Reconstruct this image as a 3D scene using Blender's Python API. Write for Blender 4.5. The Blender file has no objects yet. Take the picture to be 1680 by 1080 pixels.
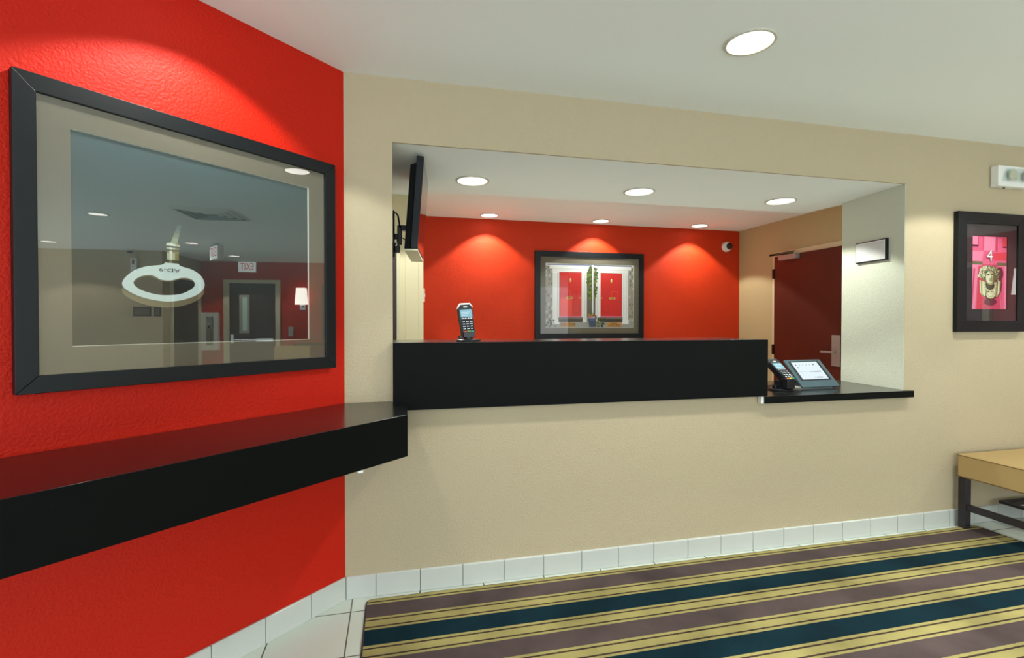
import bpy, bmesh, math, random
from mathutils import Vector, Matrix
random.seed(4)
PI = math.pi
S = bpy.context.scene
COL = S.collection

# ------------------------------------------------------------------ camera
cam_data = bpy.data.cameras.new('camera')
cam = bpy.data.objects.new('camera', cam_data)
COL.objects.link(cam)
cam_data.sensor_width = 36.0
cam_data.lens = 821.785 / 1680 * 36.0
cam_data.clip_start = 0.02
cam.location = (0.2196, -2.4338, 1.2864)
cam.rotation_euler = (math.radians(90 - 0.7082), 0, math.radians(-13.3546))
S.camera = cam

# ------------------------------------------------------------------ world, exposure
W = bpy.data.worlds.new('world')
S.world = W
W.use_nodes = True
W.node_tree.nodes['Background'].inputs[0].default_value = (0.84, 0.93, 1.0, 1)
W.node_tree.nodes['Background'].inputs[1].default_value = 2.9
S.view_settings.view_transform = 'Standard'
S.view_settings.look = 'None'
S.view_settings.gamma = 1.0
S.view_settings.use_curve_mapping = False
S.view_settings.exposure = 0.25
LOBBY_W = 74.0      # watts of each lobby downlight
SOFFIT_W = 44.0     # ... over the counter
OFFICE_W = 44.0     # ... along the office back wall
LAMP_COL = (0.97, 1.0, 0.93)
CONE = math.radians(116)

# ------------------------------------------------------------------ helpers
def srgb(r, g, b):
    f = lambda c: (c / 255 / 12.92) if c / 255 <= 0.04045 else ((c / 255 + 0.055) / 1.055) ** 2.4
    return (f(r), f(g), f(b), 1)

MATS = {}
def mat(name, col, rough=0.5, metal=0.0, bump=None, emit=None, spec=0.5, vary=None, coat=0.0):
    """procedural material; bump = (scale, strength, distance); vary = (scale, amount)"""
    m = bpy.data.materials.new(name)
    m.use_nodes = True
    nt = m.node_tree
    b = nt.nodes['Principled BSDF']
    b.inputs['Base Color'].default_value = col
    b.inputs['Roughness'].default_value = rough
    b.inputs['Metallic'].default_value = metal
    b.inputs['Specular IOR Level'].default_value = spec
    b.inputs['Coat Weight'].default_value = coat
    b.inputs['Coat Roughness'].default_value = 0.1
    if emit:
        b.inputs['Emission Color'].default_value = emit[0]
        b.inputs['Emission Strength'].default_value = emit[1]
    if bump or vary:
        g = nt.nodes.new('ShaderNodeNewGeometry')
    if bump:
        n = nt.nodes.new('ShaderNodeTexNoise')
        n.inputs['Scale'].default_value = bump[0]
        n.inputs['Detail'].default_value = 2.5
        nt.links.new(g.outputs['Position'], n.inputs['Vector'])
        bp = nt.nodes.new('ShaderNodeBump')
        bp.inputs['Strength'].default_value = bump[1]
        bp.inputs['Distance'].default_value = bump[2]
        nt.links.new(n.outputs['Fac'], bp.inputs['Height'])
        nt.links.new(bp.outputs['Normal'], b.inputs['Normal'])
    if vary:
        n2 = nt.nodes.new('ShaderNodeTexNoise')
        n2.inputs['Scale'].default_value = vary[0]
        n2.inputs['Detail'].default_value = 4
        nt.links.new(g.outputs['Position'], n2.inputs['Vector'])
        mx = nt.nodes.new('ShaderNodeMix')
        mx.data_type = 'RGBA'
        k = vary[1]
        mx.inputs['A'].default_value = (col[0] * (1 - k), col[1] * (1 - k), col[2] * (1 - k), 1)
        mx.inputs['B'].default_value = (min(1, col[0] * (1 + k)), min(1, col[1] * (1 + k)), min(1, col[2] * (1 + k)), 1)
        nt.links.new(n2.outputs['Fac'], mx.inputs['Factor'])
        nt.links.new(mx.outputs['Result'], b.inputs['Base Color'])
    MATS[name] = m
    return m

ORANGE_PEEL = (110, 0.6, 0.0045)
mat('red_paint', srgb(192, 30, 9), 0.55, bump=ORANGE_PEEL, spec=0.2)
mat('orange_red_paint', srgb(200, 54, 20), 0.55, bump=ORANGE_PEEL, spec=0.2)
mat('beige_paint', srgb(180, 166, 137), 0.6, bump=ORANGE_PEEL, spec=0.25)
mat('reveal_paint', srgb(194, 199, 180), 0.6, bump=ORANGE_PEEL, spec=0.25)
mat('cream_paint', srgb(222, 212, 176), 0.5, bump=(60, 0.1, 0.002))
mat('tan_paint', srgb(188, 170, 126), 0.55, bump=(80, 0.15, 0.002))
mat('ceiling_paint', srgb(240, 244, 242), 0.8, bump=(60, 0.1, 0.002))
mat('base_tile', srgb(194, 197, 190), 0.22, vary=(6, 0.05))
mat('grout', srgb(104, 104, 94), 0.9, vary=(40, 0.2))
mat('black_frame', srgb(15, 20, 23), 0.42, vary=(30, 0.15), spec=0.3)
mat('black_laminate', srgb(13, 15, 14), 0.5, spec=0.06)
mat('laminate_top', srgb(14, 16, 16), 0.2, spec=0.9)
mat('black_plastic', srgb(16, 18, 21), 0.35)
mat('dark_grey_plastic', srgb(44, 52, 58), 0.4)
mat('kiosk_grey', srgb(54, 76, 84), 0.38)
mat('bezel_black', srgb(12, 20, 28), 0.25)
mat('white_plastic', srgb(228, 228, 222), 0.4)
mat('cream_plastic', srgb(206, 204, 176), 0.4)
mat('chrome', srgb(200, 200, 196), 0.22, metal=1.0)
mat('satin_metal', srgb(168, 160, 152), 0.4, metal=0.35)
mat('bronze', srgb(50, 40, 30), 0.4, metal=0.7)
mat('cherry_door', srgb(86, 32, 17), 0.42, vary=(3, 0.18))
mat('dark_door', srgb(52, 40, 36), 0.4, vary=(3, 0.12))
mat('door_frame_tan', srgb(216, 202, 164), 0.45)
mat('door_frame_cream', srgb(212, 206, 176), 0.45)
mat('tan_vinyl', srgb(170, 142, 92), 0.42, bump=(260, 0.12, 0.001), vary=(5, 0.05))
mat('seam_dark', srgb(96, 70, 34), 0.7)
mat('bench_metal', srgb(58, 54, 58), 0.38, metal=0.6, vary=(14, 0.25))
mat('matboard', srgb(104, 98, 82), 0.85)
mat('mat_edge', srgb(210, 214, 200), 0.7)
mat('plaque_silver', srgb(196, 200, 196), 0.5, vary=(55, 0.10))
mat('plaque_edge', srgb(235, 238, 232), 0.5)
mat('vent_grey', srgb(120, 122, 118), 0.6)
mat('lamp_lens', srgb(255, 250, 240), 0.5, emit=((1, 0.96, 0.9, 1), 4.0))
mat('trim_ring', srgb(196, 192, 176), 0.45)
mat('lcd', srgb(90, 130, 145), 0.4, emit=(srgb(140, 185, 200), 0.32))
mat('lcd_white', srgb(120, 128, 134), 0.4, emit=(srgb(215, 226, 236), 0.5))
mat('lcd_ink', srgb(30, 46, 56), 0.5, emit=(srgb(40, 70, 84), 0.3))
mat('lcd_pale', srgb(90, 104, 108), 0.5, emit=(srgb(150, 170, 176), 0.35))
mat('key_white', srgb(220, 225, 230), 0.4)
mat('key_red', srgb(190, 80, 66), 0.4)
mat('key_yellow', srgb(200, 190, 70), 0.4)
mat('key_green', srgb(40, 140, 110), 0.4)
mat('exit_face', srgb(225, 232, 228), 0.4, emit=(srgb(220, 235, 230), 1.3))
mat('exit_red', srgb(220, 40, 50), 0.4, emit=(srgb(230, 40, 60), 0.8))
mat('sconce_shade', srgb(250, 248, 240), 0.6, emit=((1, 0.95, 0.84, 1), 5.0))
mat('lit_glass', srgb(150, 180, 165), 0.3, emit=(srgb(140, 176, 160), 0.9))
mat('extinguisher_cream', srgb(172, 162, 132), 0.3)
mat('reflector', srgb(225, 225, 215), 0.12, metal=1.0)

def glass(name, ior, tint=(1, 1, 1, 1)):
    m = bpy.data.materials.new(name); m.use_nodes = True
    nt = m.node_tree; nt.nodes.clear()
    o = nt.nodes.new('ShaderNodeOutputMaterial'); mx = nt.nodes.new('ShaderNodeMixShader')
    fr = nt.nodes.new('ShaderNodeFresnel'); fr.inputs['IOR'].default_value = ior
    t = nt.nodes.new('ShaderNodeBsdfTransparent'); t.inputs[0].default_value = tint
    g = nt.nodes.new('ShaderNodeBsdfGlossy'); g.inputs['Roughness'].default_value = 0.0
    ge = nt.nodes.new('ShaderNodeNewGeometry'); fm = nt.nodes.new('ShaderNodeMath'); fm.operation = 'MULTIPLY'
    inv = nt.nodes.new('ShaderNodeMath'); inv.operation = 'SUBTRACT'; inv.inputs[0].default_value = 1.0
    nt.links.new(ge.outputs['Backfacing'], inv.inputs[1])
    nt.links.new(fr.outputs[0], fm.inputs[0]); nt.links.new(inv.outputs[0], fm.inputs[1])
    nt.links.new(fm.outputs[0], mx.inputs[0]); nt.links.new(t.outputs[0], mx.inputs[1])
    nt.links.new(g.outputs[0], mx.inputs[2]); nt.links.new(mx.outputs[0], o.inputs[0])
    MATS[name] = m
glass('picture_glass', 2.4)
glass('clear_glass', 1.55)
glass('clear_plastic', 1.5, (0.93, 0.96, 0.96, 1))
# television panel: black glossy
mat('tv_grey', srgb(36, 39, 42), 0.6, spec=0.15)
mat('tv_black', srgb(8, 8, 9), 0.6, spec=0.1)
mat('tv_screen', srgb(10, 10, 12), 0.04, spec=1.0)

def M(*names): return [MATS[n] for n in names]

class MB:
    def __init__(s): s.bm = bmesh.new()
    def face(s, pts, m=0):
        f = s.bm.faces.new([s.bm.verts.new(p) for p in pts]); f.material_index = m; return f
    def box(s, x0, x1, y0, y1, z0, z1, m=0, mx=None):
        x0, x1 = sorted((x0, x1)); y0, y1 = sorted((y0, y1)); z0, z1 = sorted((z0, z1))
        v = [Vector(p) for p in ((x0,y0,z0),(x1,y0,z0),(x1,y1,z0),(x0,y1,z0),(x0,y0,z1),(x1,y0,z1),(x1,y1,z1),(x0,y1,z1))]
        if mx: v = [mx @ p for p in v]
        v = [s.bm.verts.new(p) for p in v]
        for q in ((3,2,1,0),(4,5,6,7),(0,1,5,4),(1,2,6,5),(2,3,7,6),(3,0,4,7)):
            f = s.bm.faces.new([v[i] for i in q]); f.material_index = m
        return s
    def hexa(s, p, m=0):     # 8 corner points, bottom ring then top ring
        v = [s.bm.verts.new(q) for q in p]
        for q in ((3,2,1,0),(4,5,6,7),(0,1,5,4),(1,2,6,5),(2,3,7,6),(3,0,4,7)):
            f = s.bm.faces.new([v[i] for i in q]); f.material_index = m
        return s
    def prism(s, pts, z0, z1, m=0, mx=None, mtop=None):      # polygon in xy extruded in z
        a = [Vector((x, y, z0)) for x, y in pts]; b = [Vector((x, y, z1)) for x, y in pts]
        if mx: a = [mx @ p for p in a]; b = [mx @ p for p in b]
        a = [s.bm.verts.new(p) for p in a]; b = [s.bm.verts.new(p) for p in b]
        n = len(a)
        s.bm.faces.new(a[::-1]).material_index = m
        s.bm.faces.new(b).material_index = m if mtop is None else mtop
        for i in range(n):
            s.bm.faces.new((a[i], a[(i+1) % n], b[(i+1) % n], b[i])).material_index = m
        return s
    def lathe(s, prof, n=32, m=0, mx=None, sy=1.0):     # profile of (radius, z), about z
        rings = []
        for r, z in prof:
            ring = []
            for i in range(n):
                a = 2 * PI * i / n
                p = Vector((r * math.cos(a), r * math.sin(a) * sy, z))
                if mx: p = mx @ p
                ring.append(s.bm.verts.new(p))
            rings.append(ring)
        for k in range(len(rings) - 1):
            for i in range(n):
                f = s.bm.faces.new((rings[k][i], rings[k][(i+1) % n], rings[k+1][(i+1) % n], rings[k+1][i])); f.material_index = m
        s.bm.faces.new(rings[0][::-1]).material_index = m
        s.bm.faces.new(rings[-1]).material_index = m
        return s
    def tube(s, pts, r, n=10, m=0):
        pts = [Vector(p) for p in pts]; rings = []
        for i, p in enumerate(pts):
            d = (pts[min(i+1, len(pts)-1)] - pts[max(i-1, 0)]).normalized()
            up = Vector((0, 0, 1)) if abs(d.z) < 0.9 else Vector((1, 0, 0))
            a = d.cross(up).normalized(); b = d.cross(a).normalized()
            rr = r[i] if isinstance(r, (list, tuple)) else r
            rings.append([s.bm.verts.new(p + (a * math.cos(2*PI*k/n) + b * math.sin(2*PI*k/n)) * rr) for k in range(n)])
        for k in range(len(rings) - 1):
            for i in range(n):
                s.bm.faces.new((rings[k][i], rings[k][(i+1) % n], rings[k+1][(i+1) % n], rings[k+1][i])).material_index = m
        s.bm.faces.new(rings[0]).material_index = m; s.bm.faces.new(rings[-1][::-1]).material_index = m
        return s
    # flat printed shapes in the local xz plane, facing -y, at depth d
    def flat(s, pts, d, m=0):
        return s.face([(x, -d, z) for x, z in pts], m)
    def rect(s, x0, x1, z0, z1, d, m=0):
        x0, x1 = sorted((x0, x1)); z0, z1 = sorted((z0, z1))
        return s.flat([(x0,z0),(x1,z0),(x1,z1),(x0,z1)], d, m)
    def disc(s, cx, cz, rx, rz, d, m=0, n=24, rot=0):
        c, q = math.cos(rot), math.sin(rot)
        return s.flat([(cx + rx*math.cos(2*PI*i/n)*c - rz*math.sin(2*PI*i/n)*q, cz + rx*math.cos(2*PI*i/n)*q + rz*math.sin(2*PI*i/n)*c) for i in range(n)], d, m)
    def ring(s, outer, inner, d, m=0):       # band between two closed loops of equal count
        n = len(outer)
        for i in range(n):
            j = (i + 1) % n
            s.flat([outer[i], outer[j], inner[j], inner[i]], d, m)
    def text(s, txt, size, mx, m=0, align='CENTER'):
        cu = bpy.data.curves.new('lettering', 'FONT'); cu.body = txt; cu.size = size
        cu.align_x = align; cu.align_y = 'CENTER'
        o = bpy.data.objects.new('lettering', cu); COL.objects.link(o)
        bpy.context.view_layer.update()
        me = bpy.data.meshes.new_from_object(o.evaluated_get(bpy.context.evaluated_depsgraph_get()))
        me.transform(mx)
        base = len(s.bm.faces)
        s.bm.from_mesh(me)
        s.bm.faces.ensure_lookup_table()
        for f in s.bm.faces[base:]: f.material_index = m
        bpy.data.objects.remove(o); bpy.data.meshes.remove(me); bpy.data.curves.remove(cu)
    def build(s, name, mats, parent=None, smooth=False, bevel=0, seg=2, recalc=True):
        if recalc: bmesh.ops.recalc_face_normals(s.bm, faces=s.bm.faces)
        me = bpy.data.meshes.new(name); s.bm.to_mesh(me); s.bm.free()
        for m in mats: me.materials.append(m)
        o = bpy.data.objects.new(name, me); COL.objects.link(o)
        if smooth:
            for p in me.polygons: p.use_smooth = True
            try: me.set_sharp_from_angle(angle=math.radians(35))
            except Exception: pass
        if bevel:
            b = o.modifiers.new('bevel', 'BEVEL'); b.width = bevel; b.segments = seg; b.limit_method = 'ANGLE'
            b.angle_limit = math.radians(40); b.harden_normals = False
        if parent: o.parent = parent
        return o

def flat_build(mb, name, mats, parent=None):
    return mb.build(name, mats, parent, recalc=False)

def thing(name, label, cat, loc=(0, 0, 0), rotz=0.0, group=None):
    o = bpy.data.objects.new(name, None); COL.objects.link(o); o.empty_display_size = 0.05
    o.location = loc; o.rotation_euler = (0, 0, rotz)
    o['label'] = label; o['category'] = cat
    if group: o['group'] = group
    return o
def tag(o, label, cat, group=None):
    o['label'] = label; o['category'] = cat
    if group: o['group'] = group
    return o
def struct(o): o['kind'] = 'structure'; return o
def dup(root, loc, label, group=None):
    r = root.copy(); COL.objects.link(r); r.location = loc; r['label'] = label
    if group: r['group'] = group
    for ch in list(root.children):
        c = ch.copy(); COL.objects.link(c); c.parent = r
    return r
def RX(a): return Matrix.Rotation(a, 4, 'X')
def RY(a): return Matrix.Rotation(a, 4, 'Y')
def RZ(a): return Matrix.Rotation(a, 4, 'Z')
def T(x, y, z): return Matrix.Translation((x, y, z))
FACE = RX(PI/2)                 # text / discs made in xy, turned to face -y

# ------------------------------------------------------------------ key dimensions (metres)
PHI = math.radians(42.8345)
RD = Vector((-math.cos(PHI), -math.sin(PHI), 0))      # along the red wall, away from the corner
RN = Vector((math.sin(PHI), -math.cos(PHI), 0))       # out of the red wall into the lobby
CEIL = 2.44
SOF = 2.137
OX0, OX1 = 0.218, 3.272       # counter opening
SILL = 0.873
XF = 7.78                     # far red wall of the lobby
XB = 6.43                     # beige wall beside the alcove
YB = -3.9

# ------------------------------------------------------------------ floor
def floor_material():
    m = bpy.data.materials.new('floor_tile'); m.use_nodes = True; nt = m.node_tree
    b = nt.nodes['Principled BSDF']; b.inputs['Roughness'].default_value = 0.25
    g = nt.nodes.new('ShaderNodeNewGeometry')
    mp = nt.nodes.new('ShaderNodeVectorMath'); mp.operation = 'ADD'
    mp.inputs[1].default_value = (-0.036 + 0.0035 + 40 * 0.3085, 0.115 + 0.0035 + 40 * 0.3085, 0)
    nt.links.new(g.outputs['Position'], mp.inputs[0])
    br = nt.nodes.new('ShaderNodeTexBrick')
    br.offset = 0.0; br.squash = 1.0
    br.inputs['Scale'].default_value = 1.0
    br.inputs['Brick Width'].default_value = 0.3085; br.inputs['Row Height'].default_value = 0.3085
    br.inputs['Mortar Size'].default_value = 0.0032; br.inputs['Mortar Smooth'].default_value = 0.2
    br.inputs['Color1'].default_value = srgb(216, 224, 212); br.inputs['Color2'].default_value = srgb(208, 217, 206)
    br.inputs['Mortar'].default_value = srgb(92, 94, 84)
    nt.links.new(mp.outputs[0], br.inputs['Vector'])
    nt.links.new(br.outputs['Color'], b.inputs['Base Color'])
    bp = nt.nodes.new('ShaderNodeBump'); bp.inputs['Strength'].default_value = 0.5; bp.inputs['Distance'].default_value = 0.002
    bp.invert = True
    nt.links.new(br.outputs['Fac'], bp.inputs['Height']); nt.links.new(bp.outputs['Normal'], b.inputs['Normal'])
    return m
MATS['floor_tile'] = floor_material()
mb = MB(); mb.box(-4.0, 8.0, -7.0, 3.3, -0.1, 0.0)
struct(mb.build('floor', M('floor_tile')))

# ------------------------------------------------------------------ ceilings
mb = MB(); mb.box(-4.0, 8.0, -7.0, 0.0, CEIL, CEIL + 0.1)
struct(mb.build('ceiling', M('ceiling_paint')))
mb = MB(); mb.box(-1.3, 4.6, 0.86, 3.2, CEIL, CEIL + 0.1)
struct(mb.build('ceiling', M('ceiling_paint')))
mb = MB()
mb.prism([(-1.2, 0.012), (3.285, 0.012), (3.372, 0.545), (3.325, 0.835), (-1.2, 0.875)], SOF, CEIL)
struct(mb.build('ceiling', M('ceiling_paint')))

# ------------------------------------------------------------------ walls
# red wall at 43 degrees to the counter wall
mb = MB()
a = Vector((0, 0, 0)); L = 3.2; t = 0.1
e = a + RD * L
mb.hexa([tuple(a), tuple(a - RN * t), tuple(e - RN * t), tuple(e),
         tuple(a + Vector((0,0,CEIL))), tuple(a - RN * t + Vector((0,0,CEIL))), tuple(e - RN * t + Vector((0,0,CEIL))), tuple(e + Vector((0,0,CEIL)))])
struct(mb.build('wall_left', M('red_paint')))
# beige counter wall with its opening
mb = MB()
mb.prism([(0.0, 0.0), (OX0, 0.0), (OX0, 0.85), (-0.9, 0.85), (-0.9, 0.02), (-0.2, 0.02)], 0, CEIL)        # left pier
mb.box(OX0, OX1, 0.0, 0.13, 0, SILL - 0.042); mb.box(OX0, 2.226, 0.0, 0.02, SILL - 0.042, SILL)                        # below the sill
mb.box(OX0, 2.20, 0.02, 0.13, SILL - 0.042, 1.15)                    # behind the high counter
mb.box(OX0, OX1, 0.0, 0.012, SOF, CEIL)                            # header
mb.prism([(OX1, 0.0), (XF + 0.1, 0.0), (XF + 0.1, 0.12), (3.42, 0.12), (3.345, 0.495), (3.33, 0.495)], 0, CEIL)
struct(mb.build('wall_front', M('beige_paint')))
mb = MB(); mb.box(XF, XF + 0.1, YB - 0.1, 0.0, 0, CEIL)
struct(mb.build('wall_right', M('red_paint')))
mb = MB(); mb.box(XB, XF, YB - 0.1, YB, 0, CEIL); mb.box(XB, XB + 0.1, -6.4, YB - 0.1, 0, CEIL)
struct(mb.build('wall_rear', M('beige_paint')))
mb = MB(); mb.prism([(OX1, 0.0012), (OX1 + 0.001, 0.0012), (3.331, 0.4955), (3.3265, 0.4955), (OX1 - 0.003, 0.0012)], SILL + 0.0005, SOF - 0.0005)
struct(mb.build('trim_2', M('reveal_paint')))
# back office
mb = MB(); mb.box(0.3, 4.57, 3.06, 3.16, 0, CEIL)
struct(mb.build('wall_back', M('orange_red_paint')))
mb = MB(); mb.box(4.47, 4.57, 0.12, 3.06, 0, CEIL)
struct(mb.build('wall_office_right', M('tan_paint')))
mb = MB(); mb.box(-1.2, 0.489, 2.2, 3.16, 0, CEIL); mb.box(-1.3, -1.2, 0.85, 3.16, 0, CEIL)
struct(mb.build('wall_office_left', M('cream_paint')))
mb = MB()
mb.box(0.327, 0.445, 2.192, 2.2, 0.0, 2.0)
struct(mb.build('trim_1', M('cream_paint'), bevel=0.002))

# ------------------------------------------------------------------ tiled baseboards
def tile_base(name, frm, direction, normal, x0, x1, first, pitch=0.2056, h=0.1043, th=0.010):
    mb = MB()
    d = Vector(direction); n = Vector(normal); o = Vector(frm)
    def P(s, k, z): return tuple(o + d * s + n * k + Vector((0, 0, z)))
    mb.hexa([P(x0,0,0), P(x1,0,0), P(x1,th-0.004,0), P(x0,th-0.004,0), P(x0,0,h-0.003), P(x1,0,h-0.003), P(x1,th-0.004,h-0.003), P(x0,th-0.004,h-0.003)], 1)
    edges = [x0]; s = first
    while s < x1:
        if s > x0 + 0.02: edges.append(s)
        s += pitch
    edges.append(x1)
    for i in range(len(edges) - 1):
        p, q = edges[i] + 0.0016, edges[i+1] - 0.0016
        c = 0.004
        mb.hexa([P(p,0,0.001), P(q,0,0.001), P(q,th,0.001), P(p,th,0.001), P(p,0,h-c), P(q,0,h-c), P(q,th,h-c), P(p,th,h-c)], 0)
        mb.hexa([P(p,0,h-c), P(q,0,h-c), P(q,th,h-c), P(p,th,h-c), P(p,0,h), P(q,0,h), P(q,th-0.004,h), P(p,th-0.004,h)], 0)
    return struct(mb.build(name, M('base_tile', 'grout')))
tile_base('baseboard_front', (0, 0, 0), (1, 0, 0), (0, -1, 0), 0.004, XF, 0.1378)
tile_base('baseboard_left', (0, 0, 0), RD, RN, 0.004, 3.1, 0.1846)
tile_base('baseboard_right', (XF, 0, 0), (0, -1, 0), (-1, 0, 0), 0.02, 2.5, 0.1)

# ------------------------------------------------------------------ striped carpet
def carpet_material():
    m = bpy.data.materials.new('striped_carpet'); m.use_nodes = True; nt = m.node_tree
    b = nt.nodes['Principled BSDF']; b.inputs['Roughness'].default_value = 0.95; b.inputs['Specular IOR Level'].default_value = 0.1
    g = nt.nodes.new('ShaderNodeNewGeometry'); sp = nt.nodes.new('ShaderNodeSeparateXYZ')
    nt.links.new(g.outputs['Position'], sp.inputs[0])
    # slight waver of the woven edge
    nz = nt.nodes.new('ShaderNodeTexNoise'); nz.inputs['Scale'].default_value = 140
    nt.links.new(g.outputs['Position'], nz.inputs['Vector'])
    w = nt.nodes.new('ShaderNodeMath'); w.operation = 'MULTIPLY_ADD'; w.inputs[1].default_value = 0.004
    nt.links.new(nz.outputs['Fac'], w.inputs[0]); nt.links.new(sp.outputs['Y'], w.inputs[2])
    # phase p = (-y - 0.0025) / 0.386 wrapped
    a = nt.nodes.new('ShaderNodeMath'); a.operation = 'MULTIPLY_ADD'
    PER = 0.386
    a.inputs[1].default_value = -1 / PER; a.inputs[2].default_value = (-0.0005) / PER + 4
    nt.links.new(w.outputs[0], a.inputs[0])
    fr = nt.nodes.new('ShaderNodeMath'); fr.operation = 'FRACT'; nt.links.new(a.outputs[0], fr.inputs[0])
    ramp = nt.nodes.new('ShaderNodeValToRGB'); ramp.color_ramp.interpolation = 'CONSTANT'
    gold = srgb(164, 153, 98); line = srgb(66, 52, 46); brown = srgb(86, 73, 72); teal = srgb(14, 42, 52)
    G, H = 0.087, PER / 2
    seq = [(0, gold), (0.0145, line), (0.0230, gold), (0.0640, line), (0.0725, gold), (G, brown),
           (H, gold), (H + 0.0145, line), (H + 0.0230, gold), (H + 0.0640, line), (H + 0.0725, gold), (H + G, teal)]
    el = ramp.color_ramp.elements
    el[0].position = 0; el[0].color = gold; el[1].position = seq[1][0] / PER; el[1].color = line
    for s, c in seq[2:]:
        q = el.new(s / PER); q.color = c
    nt.links.new(fr.outputs[0], ramp.inputs[0])
    n2 = nt.nodes.new('ShaderNodeTexNoise'); n2.inputs['Scale'].default_value = 3.2; n2.inputs['Detail'].default_value = 8
    nt.links.new(g.outputs['Position'], n2.inputs['Vector'])
    mr = nt.nodes.new('ShaderNodeMapRange'); mr.inputs['From Min'].default_value = 0.3; mr.inputs['From Max'].default_value = 0.7
    mr.inputs['To Min'].default_value = 0.66; mr.inputs['To Max'].default_value = 1.2
    nt.links.new(n2.outputs['Fac'], mr.inputs['Value'])
    n3 = nt.nodes.new('ShaderNodeTexNoise'); n3.inputs['Scale'].default_value = 420; n3.inputs['Detail'].default_value = 2
    nt.links.new(g.outputs['Position'], n3.inputs['Vector'])
    mr3 = nt.nodes.new('ShaderNodeMapRange'); mr3.inputs['From Min'].default_value = 0.3; mr3.inputs['From Max'].default_value = 0.7
    mr3.inputs['To Min'].default_value = 0.8; mr3.inputs['To Max'].default_value = 1.2
    nt.links.new(n3.outputs['Fac'], mr3.inputs['Value'])
    mm = nt.nodes.new('ShaderNodeMath'); mm.operation = 'MULTIPLY'
    nt.links.new(mr.outputs[0], mm.inputs[0]); nt.links.new(mr3.outputs[0], mm.inputs[1])
    vm = nt.nodes.new('ShaderNodeVectorMath'); vm.operation = 'SCALE'
    nt.links.new(ramp.outputs['Color'], vm.inputs[0]); nt.links.new(mm.outputs[0], vm.inputs['Scale'])
    nt.links.new(vm.outputs[0], b.inputs['Base Color'])
    bp = nt.nodes.new('ShaderNodeBump'); bp.inputs['Strength'].default_value = 0.5; bp.inputs['Distance'].default_value = 0.003
    nt.links.new(n3.outputs['Fac'], bp.inputs['Height']); nt.links.new(bp.outputs['Normal'], b.inputs['Normal'])
    return m
MATS['striped_carpet'] = carpet_material()
mat('carpet_binding', srgb(58, 48, 50), 0.8)
def rounded(x0, x1, y0, y1, r, n=6):
    pts = []
    for cx, cy, a0 in ((x1-r, y1-r, 0), (x0+r, y1-r, PI/2), (x0+r, y0+r, PI), (x1-r, y0+r, 1.5*PI)):
        for i in range(n+1):
            a = a0 + PI/2*i/n; pts.append((cx + r*math.cos(a), cy + r*math.sin(a)))
    return pts
CX0, CX1, CY0, CY1 = 0.094, 3.80, -3.6, -0.040
carpet = thing('carpet', 'striped carpet of gold, teal and brown bands laid on the white tile floor', 'carpet', (CX0, CY0, 0.0))
mb = MB(); mb.prism([(x-CX0, y-CY0) for x, y in rounded(CX0+0.006, CX1-0.006, CY0+0.006, CY1-0.004, 0.03)], 0.0005, 0.007)
mb.build('carpet_pile', M('striped_carpet'), carpet)
mb = MB()
o_ = rounded(CX0, CX1, CY0, CY1, 0.036); i_ = rounded(CX0+0.007, CX1-0.007, CY0+0.007, CY1-0.005, 0.03)
vo = [mb.bm.verts.new((x-CX0, y-CY0, 0.0005)) for x, y in o_]; vt = [mb.bm.verts.new((x-CX0, y-CY0, 0.006)) for x, y in o_]
vi = [mb.bm.verts.new((x-CX0, y-CY0, 0.0075)) for x, y in i_]; vb = [mb.bm.verts.new((x-CX0, y-CY0, 0.0005)) for x, y in i_]
n = len(vo)
for i in range(n):
    j = (i+1) % n
    mb.bm.faces.new((vo[i], vo[j], vt[j], vt[i])); mb.bm.faces.new((vt[i], vt[j], vi[j], vi[i])); mb.bm.faces.new((vi[i], vi[j], vb[j], vb[i])); mb.bm.faces.new((vb[i], vb[j], vo[j], vo[i]))
mb.build('binding', M('carpet_binding'), carpet)['label'] = 'dark edge binding'

# ------------------------------------------------------------------ recessed downlights
def downlight(loc, watts, label, group, r=0.088, col=LAMP_COL, cone=CONE):
    t = thing('recessed_light', label, 'ceiling light', loc, 0, group)
    mb = MB()
    prof = [(r*1.0, 0.0), (r*1.13, 0.0), (r*1.15, -0.003), (r*1.12, -0.007), (r*1.02, -0.008), (r*0.985, -0.003), (r*0.985, 0.0)]
    nn = 48; rings = []
    for rr, z in prof: rings.append([mb.bm.verts.new((rr*math.cos(2*PI*i/nn), rr*math.sin(2*PI*i/nn), z)) for i in range(nn)])
    for k in range(len(rings)-1):
        for i in range(nn):
            mb.bm.faces.new((rings[k][i], rings[k][(i+1)%nn], rings[k+1][(i+1)%nn], rings[k+1][i]))
    mb.build('trim_ring', M('trim_ring'), t, smooth=True)
    mb = MB(); mb.lathe([(r*0.985, -0.0005), (r*0.985, -0.003), (r*0.7, -0.0045), (r*0.2, -0.0052)], 48)
    mb.build('lens', M('lamp_lens'), t, smooth=True)['label'] = 'glowing white lens'
    ld = bpy.data.lights.new('downlight_lamp', 'SPOT'); ld.energy = watts; ld.color = col
    ld.spot_size = cone; ld.spot_blend = 0.14; ld.shadow_soft_size = 0.045
    lo = bpy.data.objects.new('downlight_lamp', ld); COL.objects.link(lo); lo.parent = t; lo.location = (0, 0, -0.02)
    return t
LG = 'recessed lights in the lobby ceiling'
downlight((1.648, -0.645, CEIL), LOBBY_W, 'large bright round recessed light in the lobby ceiling in front of the counter', 'ceiling light')
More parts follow.
